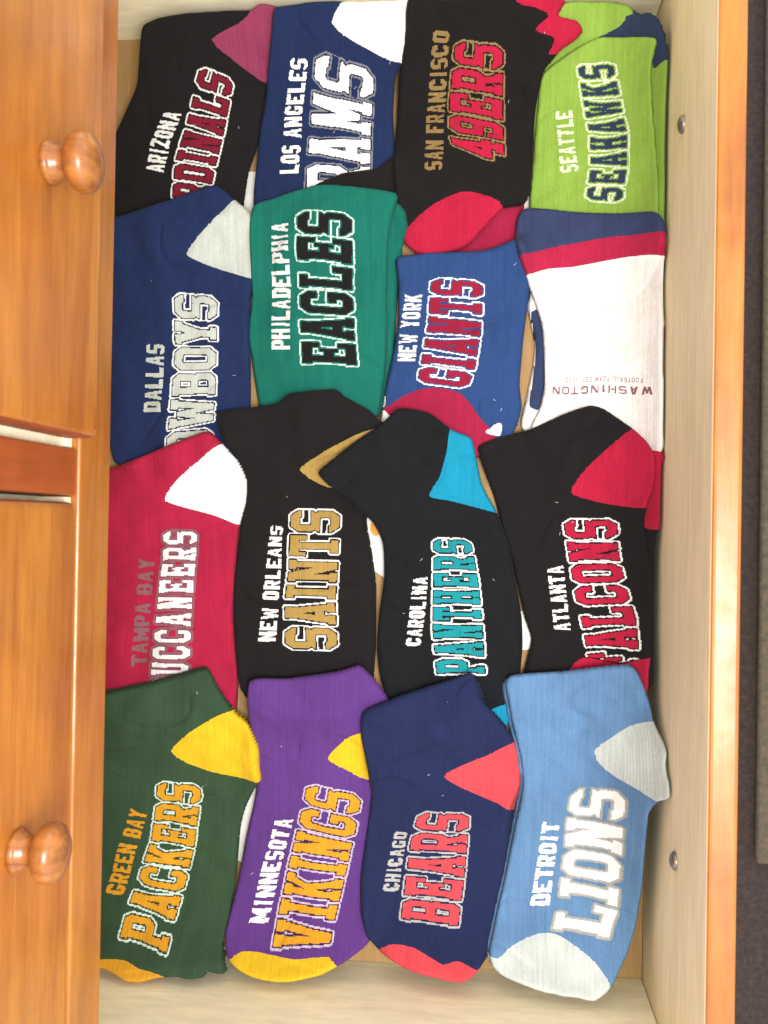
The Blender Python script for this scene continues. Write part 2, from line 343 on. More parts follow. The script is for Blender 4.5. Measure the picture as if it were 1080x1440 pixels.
SOCKS = [
 dict(id='cardinals', body='black',
  outline=[(-41.3,330.5),(-29.1,334.2),(-10.5,336.1),(13.8,336.5),(34.1,336.3),(40.1,339),(46.8,339),(52.3,337.5),(53.1,318.4),(45.7,298.9),(38.7,287.2),(33.5,260.9),(26,239.3),(22.4,212.2),(19.8,180.2),(-23,170.5),(-74.6,178.5),(-79.2,233.8),(-70.7,265.9),(-59.2,286.5),(-51.6,299.1),(-45.9,318.2)],
  patches=[('heel','cardinal',[(5.9,320.7),(30.7,330.6),(39.9,342.1),(46.5,347.5),(58.3,343.3),(57.3,318.7),(45.4,297.6),(39.7,296.4),(22.8,306.8)])],
  under=([(-42.3,331.5),(-30.3,335),(-11.9,336.9),(12,337.3),(32,337.1),(37.9,339),(44.5,339),(50,338.4),(50.7,319.5),(43.4,300.3),(36.5,288.8),(31.4,262.9),(24,241.6),(20.5,214.9),(17.9,183.4),(-24.2,173.8),(-75.1,181.7),(-79.6,236.2),(-71.2,267.8),(-59.9,288),(-52.4,300.5),(-46.8,319.3)], [('heel','cardinal',[(3.5,322.9),(28.1,332.7),(37.9,342.3),(44.5,347.5),(56.1,343.4),(55,319.3),(43.3,298.7),(37.2,298.6),(20.1,309.4)])]),
  team=('CARDINALS',[(-4.1,194.2),(2.2,230.3),(8.8,256.2),(14.8,280.6),(20.3,298.4)],[(-30.3,194.3),(-27.5,222.3),(-26.3,248.9),(-15.9,278.2),(-8.4,300.1),(-4.3,307.7)],'card_f','black','offw'),
  city=('ARIZONA',[(-33.2,240),(-29.3,258.7),(-19.3,279.2)],[(-45.8,241.2),(-42.3,261.1),(-31.3,281.1)],'offw')),
 dict(id='rams', body='navy',
  outline=[(51.4,335.3),(70.7,339),(91.9,339),(108.3,339),(131.6,339),(145.6,339),(141.7,315.3),(133.9,304.2),(128.9,297),(127,276.9),(128.5,244.8),(123.6,210.9),(111.8,186.5),(72.5,177),(37.4,187.3),(30,216.9),(31.1,241.6),(34.8,269),(42.1,296.5),(47.6,318.3)],
  patches=[('heel','white',[(88,326.4),(99.7,342.1),(105.7,354.8),(154.5,357.7),(150.2,315.1),(133.9,304.3),(117.1,309.7),(99.9,318)])],
  under=([(50.3,336.3),(69.4,339),(90.3,339),(106.4,339),(129.4,339),(143.1,339),(139.3,316.5),(131.6,305.7),(126.7,298.5),(124.8,278.8),(126.3,247.1),(121.5,213.8),(109.8,189.7),(71.2,180.4),(36.6,190.5),(29.2,219.6),(30.3,244),(34,270.9),(41.1,298.1),(46.6,319.6)], [('heel','white',[(85.8,329.2),(98.1,342.4),(103.9,354.8),(151.9,357.7),(147.7,315.8),(131.6,305.7),(114.7,312.4),(97.7,320.6)])]),
  team=('RAMS',[(112.7,223.2),(113.4,241.5),(113.6,267.3),(116,296.1),(117.3,301.2)],[(66.1,223.8),(67,251.8),(70.5,281),(73.7,305.5),(76,314.2)],'white','navy2','grey'),
  city=('LOS ANGELES',[(62.4,237.5),(65.1,276.6),(70.6,308.1)],[(48.9,237.9),(52.8,276.8),(59.5,308.4)],'white')),
 dict(id='seahawks', body='lime',
  outline=[(226.2,297.8),(238.9,307.1),(252.1,313.7),(264.1,315.9),(281.4,310.7),(295.1,302.5),(294.7,295.5),(293.5,285.4),(298.2,221.4),(299,193.9),(296.8,165.6),(237.3,175.6),(220.2,209.8),(221.9,247.5),(224,279)],
  patches=[],
  under=([(215.4,317.5),(236.2,336.2),(263.9,336.2),(277.4,331),(286.7,322.1),(289.8,321.7),(295.7,314.2),(299.7,303.6),(302,289.7),(302,263.2),(302,196.2),(300.7,169.3),(246.9,180.9),(222,258.9)], [('heel','slate',[(261.2,316.1),(273.7,319),(280.3,324.2),(281.5,328.6),(289.8,327.8),(306.4,317.7),(308.2,288.3),(297.6,287.8),(294.1,286.7),(289.9,303.8)])]),
  team=('SEAHAWKS',[(279.4,207),(282.2,229.6),(281.9,252.6),(276.3,281),(272.1,298.7)],[(254.7,214.5),(257.6,236.8),(256.6,257.5),(251.4,280),(246.8,302)],'slate','lime','palelime'),
  city=('SEATTLE',[(251.7,234.5),(248.6,253.8),(246.7,274.4)],[(239.8,234.9),(238,255),(235.6,274.4)],'palelime')),
 dict(id='niners', body='brownblack',
  outline=[(139.3,339),(168.5,339),(212.1,339),(238.5,336.2),(239.3,333.7),(235.4,327.7),(247.5,325.3),(251.4,319.8),(247.9,314.8),(238.2,309.1),(235.2,306.4),(227,298.1),(223.1,279.9),(221.5,253.3),(221.2,230.3),(216.7,215.1),(202.4,212.6),(194,203.7),(177.5,186.6),(151,180.1),(136.3,188.6),(131.2,205.4),(127.7,237.8),(128.5,269.6),(130.8,299.1),(135.4,314.2)],
  patches=[('heel','crimson',[(193.7,348.9),(208.4,335.4),(219.9,332.9),(227.1,328.9),(228.6,326.1),(220.3,320.1),(231.4,316.5),(233.3,313.7),(230.1,307.2),(238.4,307.1),(251.7,313.4),(256,320.3),(248.9,327.5),(237.4,329.5),(241.7,336.5),(241.3,345.3)]), ('toe','crimson',[(123.9,190.6),(137.4,198.6),(145.9,208.3),(160.2,217.9),(174.6,223.2),(189.9,221.1),(202.5,212.3),(199.4,166.4),(124.3,167.2)])],
  under=([(69.1,224.6),(92.4,236.4),(116.5,239.8),(130.3,252.4),(159.1,270.3),(198,259.8),(222.4,228.3),(216.4,215.6),(215.9,186.6),(175.2,172.5),(143.2,189.9),(135.7,206.7),(112.1,213.8)], [('toe','darkcrimson',[(150.4,197.2),(169.6,220.4),(227.3,218),(228.3,162.3),(151,162.9)])]),
  team=('49ERS',[(204.3,241.2),(203,266.8),(202.1,289.3),(201.8,315.1)],[(167.8,249.9),(163.9,261.9),(163.5,286.1),(167.7,319.3)],'crimson','black','tan'),
  city=('SAN FRANCISCO',[(160.9,238.1),(161.7,276.4),(164.9,322.8)],[(148.8,238.4),(149.6,277.4),(154.3,322.5)],'tan')),
 dict(id='cowboys', body='navy',
  outline=[(-70.3,205.8),(-60.8,208.2),(-37.4,215),(-12.5,222.9),(3.8,228.1),(10.8,226.1),(21.3,217.2),(30.6,208.6),(35.1,185.3),(32.5,164.3),(29.3,152.5),(29.5,123.1),(30.5,73.7),(25,44.1),(-20.3,31.2),(-66.5,38.2),(-78.5,113.3),(-76.9,171.7)],
  patches=[('heel','silver',[(-12.3,180),(-3.4,192.9),(9.4,205.1),(21,218.1),(41.6,213.8),(43.7,185.6),(36.3,165),(31,165.3),(14.7,169.6),(-1.4,174.2)])],
  under=([(-70.5,203.7),(-61.1,206),(-38.1,212.8),(-13.6,220.5),(2.4,225.7),(9.3,223.7),(19.7,215),(28.9,206.5),(33.3,183.5),(30.7,162.8),(27.6,151.2),(27.8,122.3),(28.7,73.6),(23.3,44.4),(-21.2,31.7),(-66.8,38.6),(-78.6,112.5),(-77,170.1)], [('heel','silver',[(-14.3,179.1),(-5.8,192.2),(6.9,204.3),(19.7,215.4),(39.9,211.2),(42,183.5),(34.7,163.2),(28.7,164.3),(12.4,168.8),(-3.3,173.2)])]),
  team=('COWBOYS',[(3.8,28.1),(6.4,58.5),(8.4,82.9),(8.3,112.4),(8.6,153.7)],[(-34.9,23.6),(-28.4,48.1),(-26.1,82.8),(-24,112.4),(-24.8,156.7)],'silver','navy2','offw'),
  city=('DALLAS',[(-32,73.4),(-30.3,97.6),(-29.8,119.9)],[(-44.8,73.5),(-43.2,97.6),(-43.4,121.1)],'silver')),
 dict(id='eagles', body='teal',
  outline=[(30.8,213.4),(46,220.2),(63.5,225.1),(81.6,227.1),(103,225.2),(130.9,220.7),(128.7,207),(125.3,188.8),(124.3,151.9),(124.8,115.5),(122,83.9),(116.4,64.4),(94.4,52.1),(54.1,54.5),(37.6,71.7),(31.6,98.9),(28.2,128.2),(30.7,170.4)],
  patches=[],
  under=([(63.3,209.5),(129.5,216.8),(138.4,201.6),(134.3,186.5),(130.7,148.4),(129.3,109.1),(124.5,77.2),(103.5,59.9),(63.6,64.6),(42.2,138.9)], []),
  team=('EAGLES',[(106.9,104.2),(104.6,126.9),(102.7,160.6),(103.3,205.9)],[(65.6,105.7),(63.7,136.8),(62.8,170),(62,210.4)],'black','teal','mint'),
  city=('PHILADELPHIA',[(58.2,116.7),(58.5,161.1),(57.7,201.4)],[(45,116.9),(45.2,161.6),(45.5,202.1)],'offw')),
 dict(id='giants', body='royal',
  outline=[(129.8,177.9),(134.6,181.3),(156.9,182.7),(191.4,183.9),(211.7,191.3),(218,184.3),(220.8,160.9),(219.2,141.8),(217.1,122.7),(215.2,93.8),(216.9,77.1),(211.5,60.3),(196.4,45.7),(153.3,40.5),(126.3,54.7),(121.3,66.8),(124.8,93.4),(129.2,115.5),(131.8,135),(131.9,161.6)],
  patches=[('toe','darkcrimson',[(116.2,71.8),(126.2,77.8),(135.8,84.6),(147.4,89.3),(159.9,90.6),(174.3,87.5),(181.6,80.9),(188.9,70.4),(198.6,59),(201.4,31.4),(111.9,30.4)]), ('white_mark','white',[(192.8,60.7),(200.8,67.1),(203.7,66.2),(202.4,58.5)]), ('white_mark','white',[(119.6,74.7),(124.3,75.3),(128.9,69.4),(127,67.5),(119.7,68.4)]), ('white_mark','white',[(121.4,84.4),(124.6,85),(124.3,77.8),(121,78.6)])],
  under=([(130.1,175.6),(134.8,178.9),(156.8,180.3),(190.8,181.5),(210.8,188.8),(217,181.9),(219.8,158.8),(218.2,140.1),(216.2,121.2),(214.2,92.8),(215.9,76.3),(210.5,59.7),(195.7,45.4),(153.2,40.2),(126.7,54.3),(121.7,66.2),(125.2,92.4),(129.6,114.1),(132.1,133.3),(132.2,159.5)], [('toe','darkcrimson',[(116.9,70.9),(126.4,77.1),(135.8,83.9),(147.2,88.7),(159.6,90.2),(173.9,87),(181.1,80.3),(188.3,70),(197.9,58.7),(200.7,31.3),(112.7,30.2)])]),
  team=('GIANTS',[(181.4,88.9),(186.9,105.2),(189.9,126.7),(191,150.6),(190.8,163.2)],[(144.9,93.1),(148.4,114.9),(151.5,134.2),(152.6,155.7),(153.4,165.8)],'dkred','royal','offw'),
  city=('NEW YORK',[(144.7,108.6),(146.7,131.7),(148.8,153.8)],[(132.6,108.6),(134.1,131.9),(137.1,154.1)],'offw')),
 dict(id='washington', body='white',
  outline=[(212,206.2),(218.5,212.1),(247.8,207.6),(270.9,202.8),(294,196.6),(300.1,190.1),(302,183.9),(302,165.6),(302,155),(302,119.6),(302,92.7),(302,61.7),(301.5,44.2),(283.4,31.5),(239.3,36.7),(222.4,60.4),(229.1,79.4),(231.7,93.8),(230.3,124.9),(228.3,136.9),(222.3,153.6),(217.2,167.3),(210.3,185.9)],
  patches=[('cuff','slateblue',[(198.4,223.7),(311.9,207.3),(312.1,178.6),(304.1,179.4),(286.2,183.7),(263.6,186.5),(231.9,183.7),(214,178.1),(199.1,176.7)]), ('stripe','raspberry',[(199.1,176.7),(214,178.1),(231.9,183.7),(263.6,186.5),(286.2,183.7),(304.1,179.4),(312.1,178.6),(313,165.9),(302.6,166.5),(281.1,171),(261,171.2),(232.3,170.6),(217.8,165.6),(199.4,161.5)])],
  under=([(228.3,162.3),(219.8,150.1),(221.5,138.1),(225.1,121.2),(223.4,104.3),(219.9,85),(217.3,63.2),(248.8,46.5),(291.1,40.3),(302,44.3),(302,61.9),(302,106.5),(298.5,137.5)], [('stripe','slateblue',[(222.3,143),(232.4,142.9),(233.1,92.2),(228.1,76.8),(221.8,80.1),(224.4,99.5),(225.6,118.8)]), ('stripe','raspberry',[(298.5,119.4),(311.6,119.5),(313.1,35.4),(297,35.6)])]),
  team=('WASHINGTON',[(295.6,86.3),(269.4,91.4),(236.7,91.4)],[(295.6,81.3),(269.5,86.3),(236.8,86.2)],'mauve',None,None),
  city=('FOOTBALL TEAM EST. 1932',[(290.6,93.1),(269.3,97),(245.4,97.4)],[(290.7,90),(269.3,93.7),(245.5,94.1)],'palemauve')),
 dict(id='falcons', body='black',
  outline=[(187.7,51.1),(201,57.5),(222.6,63.4),(244.9,73.2),(260.5,77.9),(270.1,74.8),(285.7,61.7),(293.8,51.9),(298.2,40),(298.2,26.1),(294.8,12),(293.7,-0.5),(297.7,-27),(297.9,-57.7),(297.3,-84.1),(293.5,-111.7),(259.9,-123.6),(225.2,-116.9),(220.7,-102.8),(223.8,-87.2),(225.5,-77.5),(220.5,-62.3),(213,-30.9),(205.9,-7),(199.3,17.1),(191.8,36.2)],
  patches=[('heel','crimson2',[(249.4,20.7),(256.5,34.1),(267.9,46.5),(285.8,61.8),(297.9,57.6),(308.2,39.6),(304.9,22),(294.5,11.1),(280.8,12),(266.3,14.7)]), ('toe','crimson2',[(247.9,-101.4),(258.8,-87.7),(279.8,-89.2),(303.8,-81),(309.6,-125.2),(241.9,-135.1)])],
  under=([(247.6,55.1),(301.1,46.4),(302,36.4),(302,23.2),(302,-0.3),(300.1,-9.2),(299.9,-26.9),(299.4,-57.8),(299.2,-82),(296.9,-103.7),(251.2,-120.6),(231.1,-30.6)], [('heel','crimson2',[(287.9,58.1),(311.6,50.4),(315,22),(304.8,-1.2),(291.4,1.2)])]),
  team=('FALCONS',[(292.9,-92.4),(290.1,-57.8),(284.8,-39.2),(280.6,-19),(279.5,4.7)],[(262.7,-99.3),(256.3,-64.6),(252.1,-48.4),(247.7,-22.7),(243.1,4.2)],'crimson2','black','offw'),
  city=('ATLANTA',[(251.1,-70.6),(248,-48.6),(245.5,-27.4)],[(240.6,-71.7),(237.4,-49),(234.8,-28.7)],'offw')),
 dict(id='saints', body='brownblack',
  outline=[(10.4,72.3),(31.5,76.1),(51.2,79.6),(60.3,85.7),(90.8,88.5),(98.6,83.3),(117.9,72.5),(126.9,59),(126.8,35.2),(118.7,15.8),(112.1,1.1),(116.4,-23.1),(119.7,-47.3),(120,-90.8),(117,-120.1),(97.8,-135.2),(48.3,-137.1),(26.9,-118.3),(22.4,-84),(20.7,-49.6),(24.9,-5.2),(28.1,24.3),(21.8,43.5),(13.5,55.4)],
  patches=[('heel','gold',[(66.6,33.9),(76.2,41.6),(93.7,51.6),(117.8,61.7),(134,54.5),(134.2,20.9),(86,22.5)])],
  under=([(12.1,71.6),(32.8,75.3),(52.3,78.8),(61.2,84.8),(91.2,87.5),(98.9,82.3),(117.9,71.7),(126.8,58.5),(126.7,35.1),(118.7,15.9),(112.2,1.5),(116.5,-22.4),(119.7,-46.2),(120,-89.1),(117.1,-117.9),(98.1,-132.8),(49.4,-134.7),(28.3,-116.2),(23.8,-82.4),(22.2,-48.5),(26.3,-4.8),(29.5,24.3),(23.2,43.2),(15.1,54.9)], [('heel','gold',[(66.9,33.9),(76.3,41.6),(93.6,51.5),(117.4,61.5),(133.9,53.9),(134,20.9),(85.9,22.6)])]),
  team=('SAINTS',[(96.6,-89.5),(94.6,-57.2),(95.5,-33.1),(96.8,7.7)],[(57.5,-89.7),(56.1,-58.3),(58.8,-33.8),(59.5,8)],'gold','black','offw'),
  city=('NEW ORLEANS',[(52.3,-83.5),(54.6,-43.6),(55.6,-4.7)],[(39.6,-84.1),(43.6,-43.9),(46.9,-4.3)],'offw')),
 dict(id='panthers', body='blueblack',
  outline=[(134.4,75.7),(154.9,72.9),(170.2,62),(183,56.6),(185.9,48.7),(191,26.3),(201.8,6.4),(209.8,-16.4),(215.9,-45),(219,-64),(219.8,-83.1),(217.8,-107),(212.9,-126.2),(207.9,-140.7),(175.6,-151.5),(136.8,-133.8),(124.7,-110.1),(121.4,-88.4),(122.4,-64.2),(125.4,-38.4),(124.2,-15.6),(118.4,-2.6),(109.2,6.3),(98.8,16.6),(86.3,24.6),(80.9,32.2),(90.9,41.3),(106.4,53.3),(121.9,63.9)],
  patches=[('heel','azure',[(170.1,63.6),(184.3,60.9),(198.7,45.3),(207.6,4.1),(201.8,6.4),(186,10.5),(169.3,14.5),(155.4,17.2),(162.5,30.1),(167.1,46.4)]), ('toe','azure',[(199,-125.2),(220.4,-119),(220.9,-154.7),(175.8,-163.7),(136.8,-143.7),(166,-144)])],
  under=([(135.2,73.2),(155.4,70.5),(170.5,59.8),(183.1,54.4),(186,46.6),(191,24.6),(201.6,5),(209.5,-17.5),(215.5,-45.6),(218.6,-64.4),(219.3,-83.2),(217.4,-106.7),(212.5,-125.6),(207.6,-139.9),(175.9,-150.5),(137.6,-133.1),(125.7,-109.8),(122.4,-88.4),(123.5,-64.6),(126.4,-39.2),(125.2,-16.7),(119.5,-3.9),(110.5,4.9),(100.2,15.1),(87.9,22.9),(82.6,30.3),(92.5,39.4),(107.6,51.1),(122.9,61.6)], [('heel','azure',[(170.5,61.2),(184.4,58.5),(198.6,43.2),(207.3,2.7),(201.6,5),(186.1,9),(169.5,13),(155.7,15.6),(162.7,28.4),(167.4,44.5)]), ('toe','azure',[(199,-125.1),(219.9,-118.4),(220.4,-153.5),(176,-162.3),(137.7,-142.6),(166.3,-143.9)])]),
  team=('PANTHERS',[(196.8,-102.4),(194.4,-69.1),(191.1,-40.5),(187.5,-21.5),(184.4,-10.6)],[(161.1,-103.4),(157.6,-70.1),(158.2,-41.3),(157.2,-10.1)],'turq','black','offw'),
  city=('CAROLINA',[(151.2,-83.6),(154.2,-60.5),(155.7,-37)],[(141.1,-84),(143.5,-60.9),(146.1,-37.2)],'offw')),
 dict(id='buccaneers', body='bucred',
  outline=[(-76.6,32),(-65.5,34.5),(-45.2,41.3),(-18.8,51.6),(0.9,59.1),(7.4,57.7),(15.2,50.5),(24.4,39.7),(29.9,26.7),(29.5,10.5),(24.6,-5.2),(22.1,-34.8),(21,-66.8),(23.5,-93.8),(25.4,-115.9),(23.2,-138.1),(8.4,-148.4),(-42.3,-150.3),(-78.4,-141.7),(-82.6,-62),(-81.1,-7)],
  patches=[('heel','white',[(-27.6,12.1),(-19.3,24.4),(-7.4,34.6),(14.3,50.9),(24.4,48.4),(38.6,26.8),(36,3.8),(24.6,-4.2),(6.5,2.3),(-11.4,6.5)])],
  under=([(-76.8,30.1),(-65.9,32.5),(-45.9,39.2),(-19.9,49.3),(-0.5,56.7),(5.9,55.3),(13.6,48.3),(22.7,37.6),(28.1,24.8),(27.7,8.9),(22.9,-6.6),(20.4,-35.7),(19.3,-67.3),(21.8,-93.9),(23.7,-115.6),(21.5,-137.5),(6.9,-147.7),(-43,-149.5),(-78.6,-141),(-82.8,-62.6),(-81.2,-8.4)], [('heel','white',[(-29.8,10.5),(-21.4,22.7),(-9.5,32.8),(12.6,48.7),(22.9,46.1),(37,24.9),(34.4,2.3),(22.9,-5.7),(3.9,0.8),(-13.5,4.9)])]),
  team=('BUCCANEERS',[(-10,-121.2),(-6,-99.1),(-6.1,-79.6),(-4.8,-45.1),(-2.3,-13),(-3,-7.6)],[(-38.4,-122.2),(-36.3,-95.1),(-34.4,-70.4),(-30.7,-35.7),(-30.3,-8.1)],'offw','plum','plumgrey'),
  city=('TAMPA BAY',[(-38.9,-103.1),(-36.7,-65.6),(-34.3,-28.9)],[(-50,-103.9),(-47.5,-65.8),(-45.3,-28.7)],'plumgrey')),
 dict(id='vikings', body='purple',
  outline=[(35.9,-110),(61.6,-107.3),(95.4,-101.6),(111.1,-96.9),(121.3,-105.8),(129.8,-118.5),(137,-143.2),(134.9,-167.6),(123,-182.6),(119.3,-197.3),(120.6,-248.8),(123.1,-273.4),(119.9,-281.3),(109.7,-287.6),(103.2,-290.6),(91.4,-294.5),(68.3,-298),(48.7,-296.5),(35.5,-293.2),(27.2,-288.3),(24.4,-276.2),(28.5,-248.7),(32.4,-220.8),(39.2,-186.3),(35.7,-146.2)],
  patches=[('heel','yellow',[(89.2,-162),(102.3,-147.7),(110.6,-143.8),(144.1,-135.8),(147,-172.2),(115.8,-175.6),(104.1,-170.7)]), ('toe','yellow',[(22.3,-294.4),(32.4,-287.9),(38.1,-284.5),(49,-283.9),(73.6,-286.4),(96.5,-284.3),(104.5,-293.7),(97.1,-307.5),(22,-313.1)])],
  under=([(35.6,-113.1),(61,-110.4),(94.2,-104.8),(109.7,-100.1),(119.7,-108.9),(128.1,-121.4),(135.2,-145.8),(133.2,-169.8),(121.4,-184.6),(117.8,-199.1),(119.1,-249.8),(121.5,-274),(118.3,-281.9),(108.3,-288),(101.9,-290.9),(90.3,-294.8),(67.5,-298.2),(48.2,-296.8),(35.3,-293.5),(27.1,-288.7),(24.3,-276.8),(28.4,-249.7),(32.2,-222.2),(38.9,-188.3),(35.5,-148.7)], [('heel','yellow',[(87.5,-165.2),(100.6,-150.9),(108.7,-147.3),(142.3,-138.3),(145.2,-174),(114.1,-178.3),(102.5,-173.5)]), ('toe','yellow',[(22.5,-294.2),(31.6,-289.5),(37.3,-285.9),(48.1,-285.2),(72.5,-287.6),(94.9,-285.9),(103.4,-293.6),(96.1,-307.1),(22.4,-312.5)])]),
  team=('VIKINGS',[(97.3,-283.8),(99.5,-265.2),(104.1,-242.3),(110.7,-211.1),(114.6,-186.1)],[(56.7,-283.1),(58.2,-260.9),(62.3,-235.1),(68.9,-206.1),(74.7,-177.6)],'amber','dkpurple','lilac'),
  city=('MINNESOTA',[(53.4,-269.6),(57.5,-240.1),(66.6,-204.5)],[(40.3,-270.3),(44.9,-240.3),(54.4,-204)],'offw')),
 dict(id='packers', body='green',
  outline=[(-73.9,-124.5),(-62.1,-120.6),(-32.8,-113.6),(2.4,-102.8),(8.3,-103.6),(11.8,-109.8),(19.5,-122.3),(27.1,-132.1),(35.4,-139.7),(42.2,-153.8),(42.9,-167.5),(43.7,-178.5),(38.2,-186.8),(32,-199.8),(28.7,-213.7),(27,-245.7),(25.5,-269.2),(24.4,-282.8),(30.2,-295.6),(25.7,-296.7),(18,-296),(14.7,-298.9),(-10.7,-299.1),(-28.7,-302),(-46.7,-298.3),(-64.7,-293),(-83.9,-236.1),(-82,-166.1)],
  patches=[('heel','yellow',[(-18.4,-159.9),(-5.1,-146.6),(11.7,-135.6),(24.6,-130.4),(40,-133.5),(55.2,-154.6),(54.8,-181.9),(36.8,-178.7),(9.6,-174.8),(-7.6,-169.3)]), ('toe','amber',[(-81.4,-297.1),(-52.3,-291.3),(-36.6,-291),(-25,-294),(-8.7,-297.7),(-10.1,-309.7),(-78.3,-316.6)])],
  under=([(-74.6,-123.6),(-63,-119.8),(-34.1,-112.9),(0.5,-102.3),(6.3,-103.1),(9.7,-109.2),(17.4,-121.6),(24.8,-131.2),(33,-138.7),(39.7,-152.6),(40.4,-166),(41.1,-176.9),(35.8,-185),(29.7,-197.9),(26.4,-211.5),(24.7,-243),(23.3,-266.2),(22.2,-279.5),(27.9,-292.2),(23.5,-293.3),(15.9,-292.6),(12.6,-295.5),(-12.4,-295.6),(-30.1,-298.5),(-47.9,-294.8),(-65.6,-289.6),(-84.5,-233.6),(-82.6,-164.7)], [('heel','yellow',[(-21.7,-159.8),(-8,-146.2),(8.8,-135.2),(22.1,-129.7),(37.8,-132.3),(52.8,-153.1),(52.3,-179.8),(33.5,-178),(6.8,-174),(-10.4,-168.7)]), ('toe','amber',[(-81.7,-293.3),(-54.2,-288.9),(-38.7,-288.6),(-27,-291.2),(-11.1,-295.3),(-11.5,-305.5),(-78.5,-312.3)])]),
  team=('PACKERS',[(-8.6,-288.2),(-9.8,-275.2),(-6,-253.8),(-0.1,-221.2),(3.3,-191.8),(2.7,-182.9)],[(-47.1,-282.1),(-46.7,-266.8),(-42.2,-249.4),(-34.6,-223.1),(-31.2,-198.1),(-30.7,-181.5)],'amber','dkgreen','mint'),
  city=('GREEN BAY',[(-49.6,-260),(-44,-232.8),(-35.6,-204.1)],[(-63.1,-259.2),(-56.5,-230.8),(-48.1,-202)],'amber')),
 dict(id='bears', body='navy3',
  outline=[(115.9,-126),(141.3,-115.1),(171.4,-104.6),(185.4,-98.9),(189.7,-104.9),(193.2,-116.6),(204.6,-129),(215.3,-144.7),(219.9,-161.5),(219.7,-175.7),(214.3,-190.4),(212.7,-211.9),(209.3,-237.9),(203,-265.6),(198.5,-281.4),(192.7,-288.9),(183.4,-293.4),(166.7,-292.8),(146.3,-290.3),(129.8,-284.7),(119.9,-276),(114.9,-261.7),(113.7,-239.1),(117.8,-201.3),(119.7,-183.7),(117.2,-165.6),(113.2,-146.4),(112.7,-134.3)],
  patches=[('heel','coral',[(168.4,-171.2),(180.2,-162.3),(196.6,-154.7),(215.3,-145.2),(230.1,-153.6),(230.7,-177.9),(215.3,-192.2),(204.8,-187.9),(189,-181.5)]), ('toe','coral',[(122,-289),(135,-277.7),(151.4,-278.1),(170.3,-284.6),(180.7,-282.7),(196.7,-288.2),(201.5,-304.4),(127.9,-314.1)])],
  under=([(119.3,-128.4),(144.2,-117.7),(173.9,-107.3),(187.7,-101.7),(192,-107.6),(195.4,-119.1),(206.6,-131.4),(217.1,-146.9),(221.7,-163.4),(221.5,-177.4),(216.2,-191.9),(214.6,-213),(211.3,-238.6),(205,-265.9),(200.6,-281.6),(194.8,-288.9),(185.7,-293.3),(169.3,-292.7),(149.1,-290.2),(132.9,-284.8),(123.2,-276.2),(118.2,-262.1),(117.1,-239.9),(121.1,-202.6),(123,-185.3),(120.5,-167.5),(116.6,-148.5),(116.1,-136.6)], [('heel','coral',[(170.9,-173.7),(182.5,-165.3),(198.8,-157.7),(217.1,-147.4),(231.7,-155.3),(232.2,-179.3),(217.1,-193.3),(206.8,-190),(191.2,-184)]), ('toe','coral',[(125.4,-288.5),(137.7,-279.2),(154.1,-279.4),(172.8,-285.4),(183.1,-283.6),(198.9,-287.8),(203.5,-303.6),(131.2,-313.1)])]),
  team=('BEARS',[(181.1,-267.9),(184.7,-237.7),(186.6,-212),(187.3,-193.3)],[(140.1,-265.2),(142.5,-241.4),(145.2,-216.5),(151,-194.7)],'coral','navy2','lgrey'),
  city=('CHICAGO',[(139.8,-247.5),(141.6,-230.7),(144.6,-209.2)],[(128.9,-247.7),(131.7,-230.7),(135.9,-209.7)],'lgrey')),
 dict(id='lions', body='sky',
  outline=[(208.9,-103.8),(213.6,-100.4),(244,-96.7),(273.8,-89.6),(284.5,-88),(289,-90.2),(292.7,-97.7),(296.7,-109.4),(298.2,-120.3),(302,-130.2),(302,-137.6),(302,-146.3),(302,-157.4),(298.2,-162.7),(294.7,-174.1),(294,-196.8),(294.4,-224.3),(292.7,-253.3),(287.2,-272.4),(277,-288.9),(266.5,-296),(255.5,-295.9),(236.2,-294.5),(221.1,-292.2),(209.3,-290),(202.2,-286),(199.8,-278.3),(202.5,-267.2),(206.1,-251.5),(210.1,-234.3),(215.5,-206.6),(219.4,-187.5),(221,-172.5),(218.8,-155.6),(213.8,-135.2),(208.6,-110.3)],
  patches=[('heel','palegrey',[(265.9,-146.2),(274.4,-136),(285.5,-125.2),(297.6,-119.2),(314.1,-122.9),(317.4,-146.7),(308.7,-164.8),(298.3,-162.7),(290.1,-161.5),(277.3,-159.3),(268.8,-153.6)]), ('toe','palegrey',[(194.4,-281),(205.7,-280.5),(215.3,-273.3),(230,-267.6),(242.8,-266.3),(256.7,-271.5),(268.3,-278.8),(276.2,-289),(272.9,-306.2),(192.7,-318.6)])],
  under=([(207,-106.4),(211.5,-103),(241.5,-99.4),(270.8,-92.4),(281.4,-90.8),(285.8,-93),(289.4,-100.4),(293.4,-111.9),(294.9,-122.6),(298.6,-132.4),(298.6,-139.6),(298.6,-148.2),(298.6,-159.1),(294.9,-164.4),(291.4,-175.6),(290.7,-198),(291.1,-225.1),(289.4,-253.7),(284,-272.4),(274,-288.7),(263.6,-295.6),(252.8,-295.6),(233.8,-294.2),(218.9,-291.9),(207.3,-289.8),(200.3,-285.8),(198,-278.3),(200.6,-267.3),(204.1,-251.9),(208.1,-234.9),(213.4,-207.6),(217.3,-188.8),(218.8,-174),(216.6,-157.4),(211.7,-137.3),(206.6,-112.8)], [('heel','palegrey',[(263.4,-148.9),(271.9,-138.8),(282.6,-127.9),(294.4,-121.8),(310.4,-125),(313.6,-148.4),(305,-166.1),(295.4,-165.1),(287.2,-163.8),(274.6,-161.5),(266.3,-156.2)]), ('toe','palegrey',[(192.6,-280.5),(203.8,-281.4),(213.3,-274.7),(227.9,-268.6),(240.5,-267.5),(254.4,-273),(265.8,-280),(273.5,-289.5),(269.8,-305.3),(190.9,-317.4)])]),
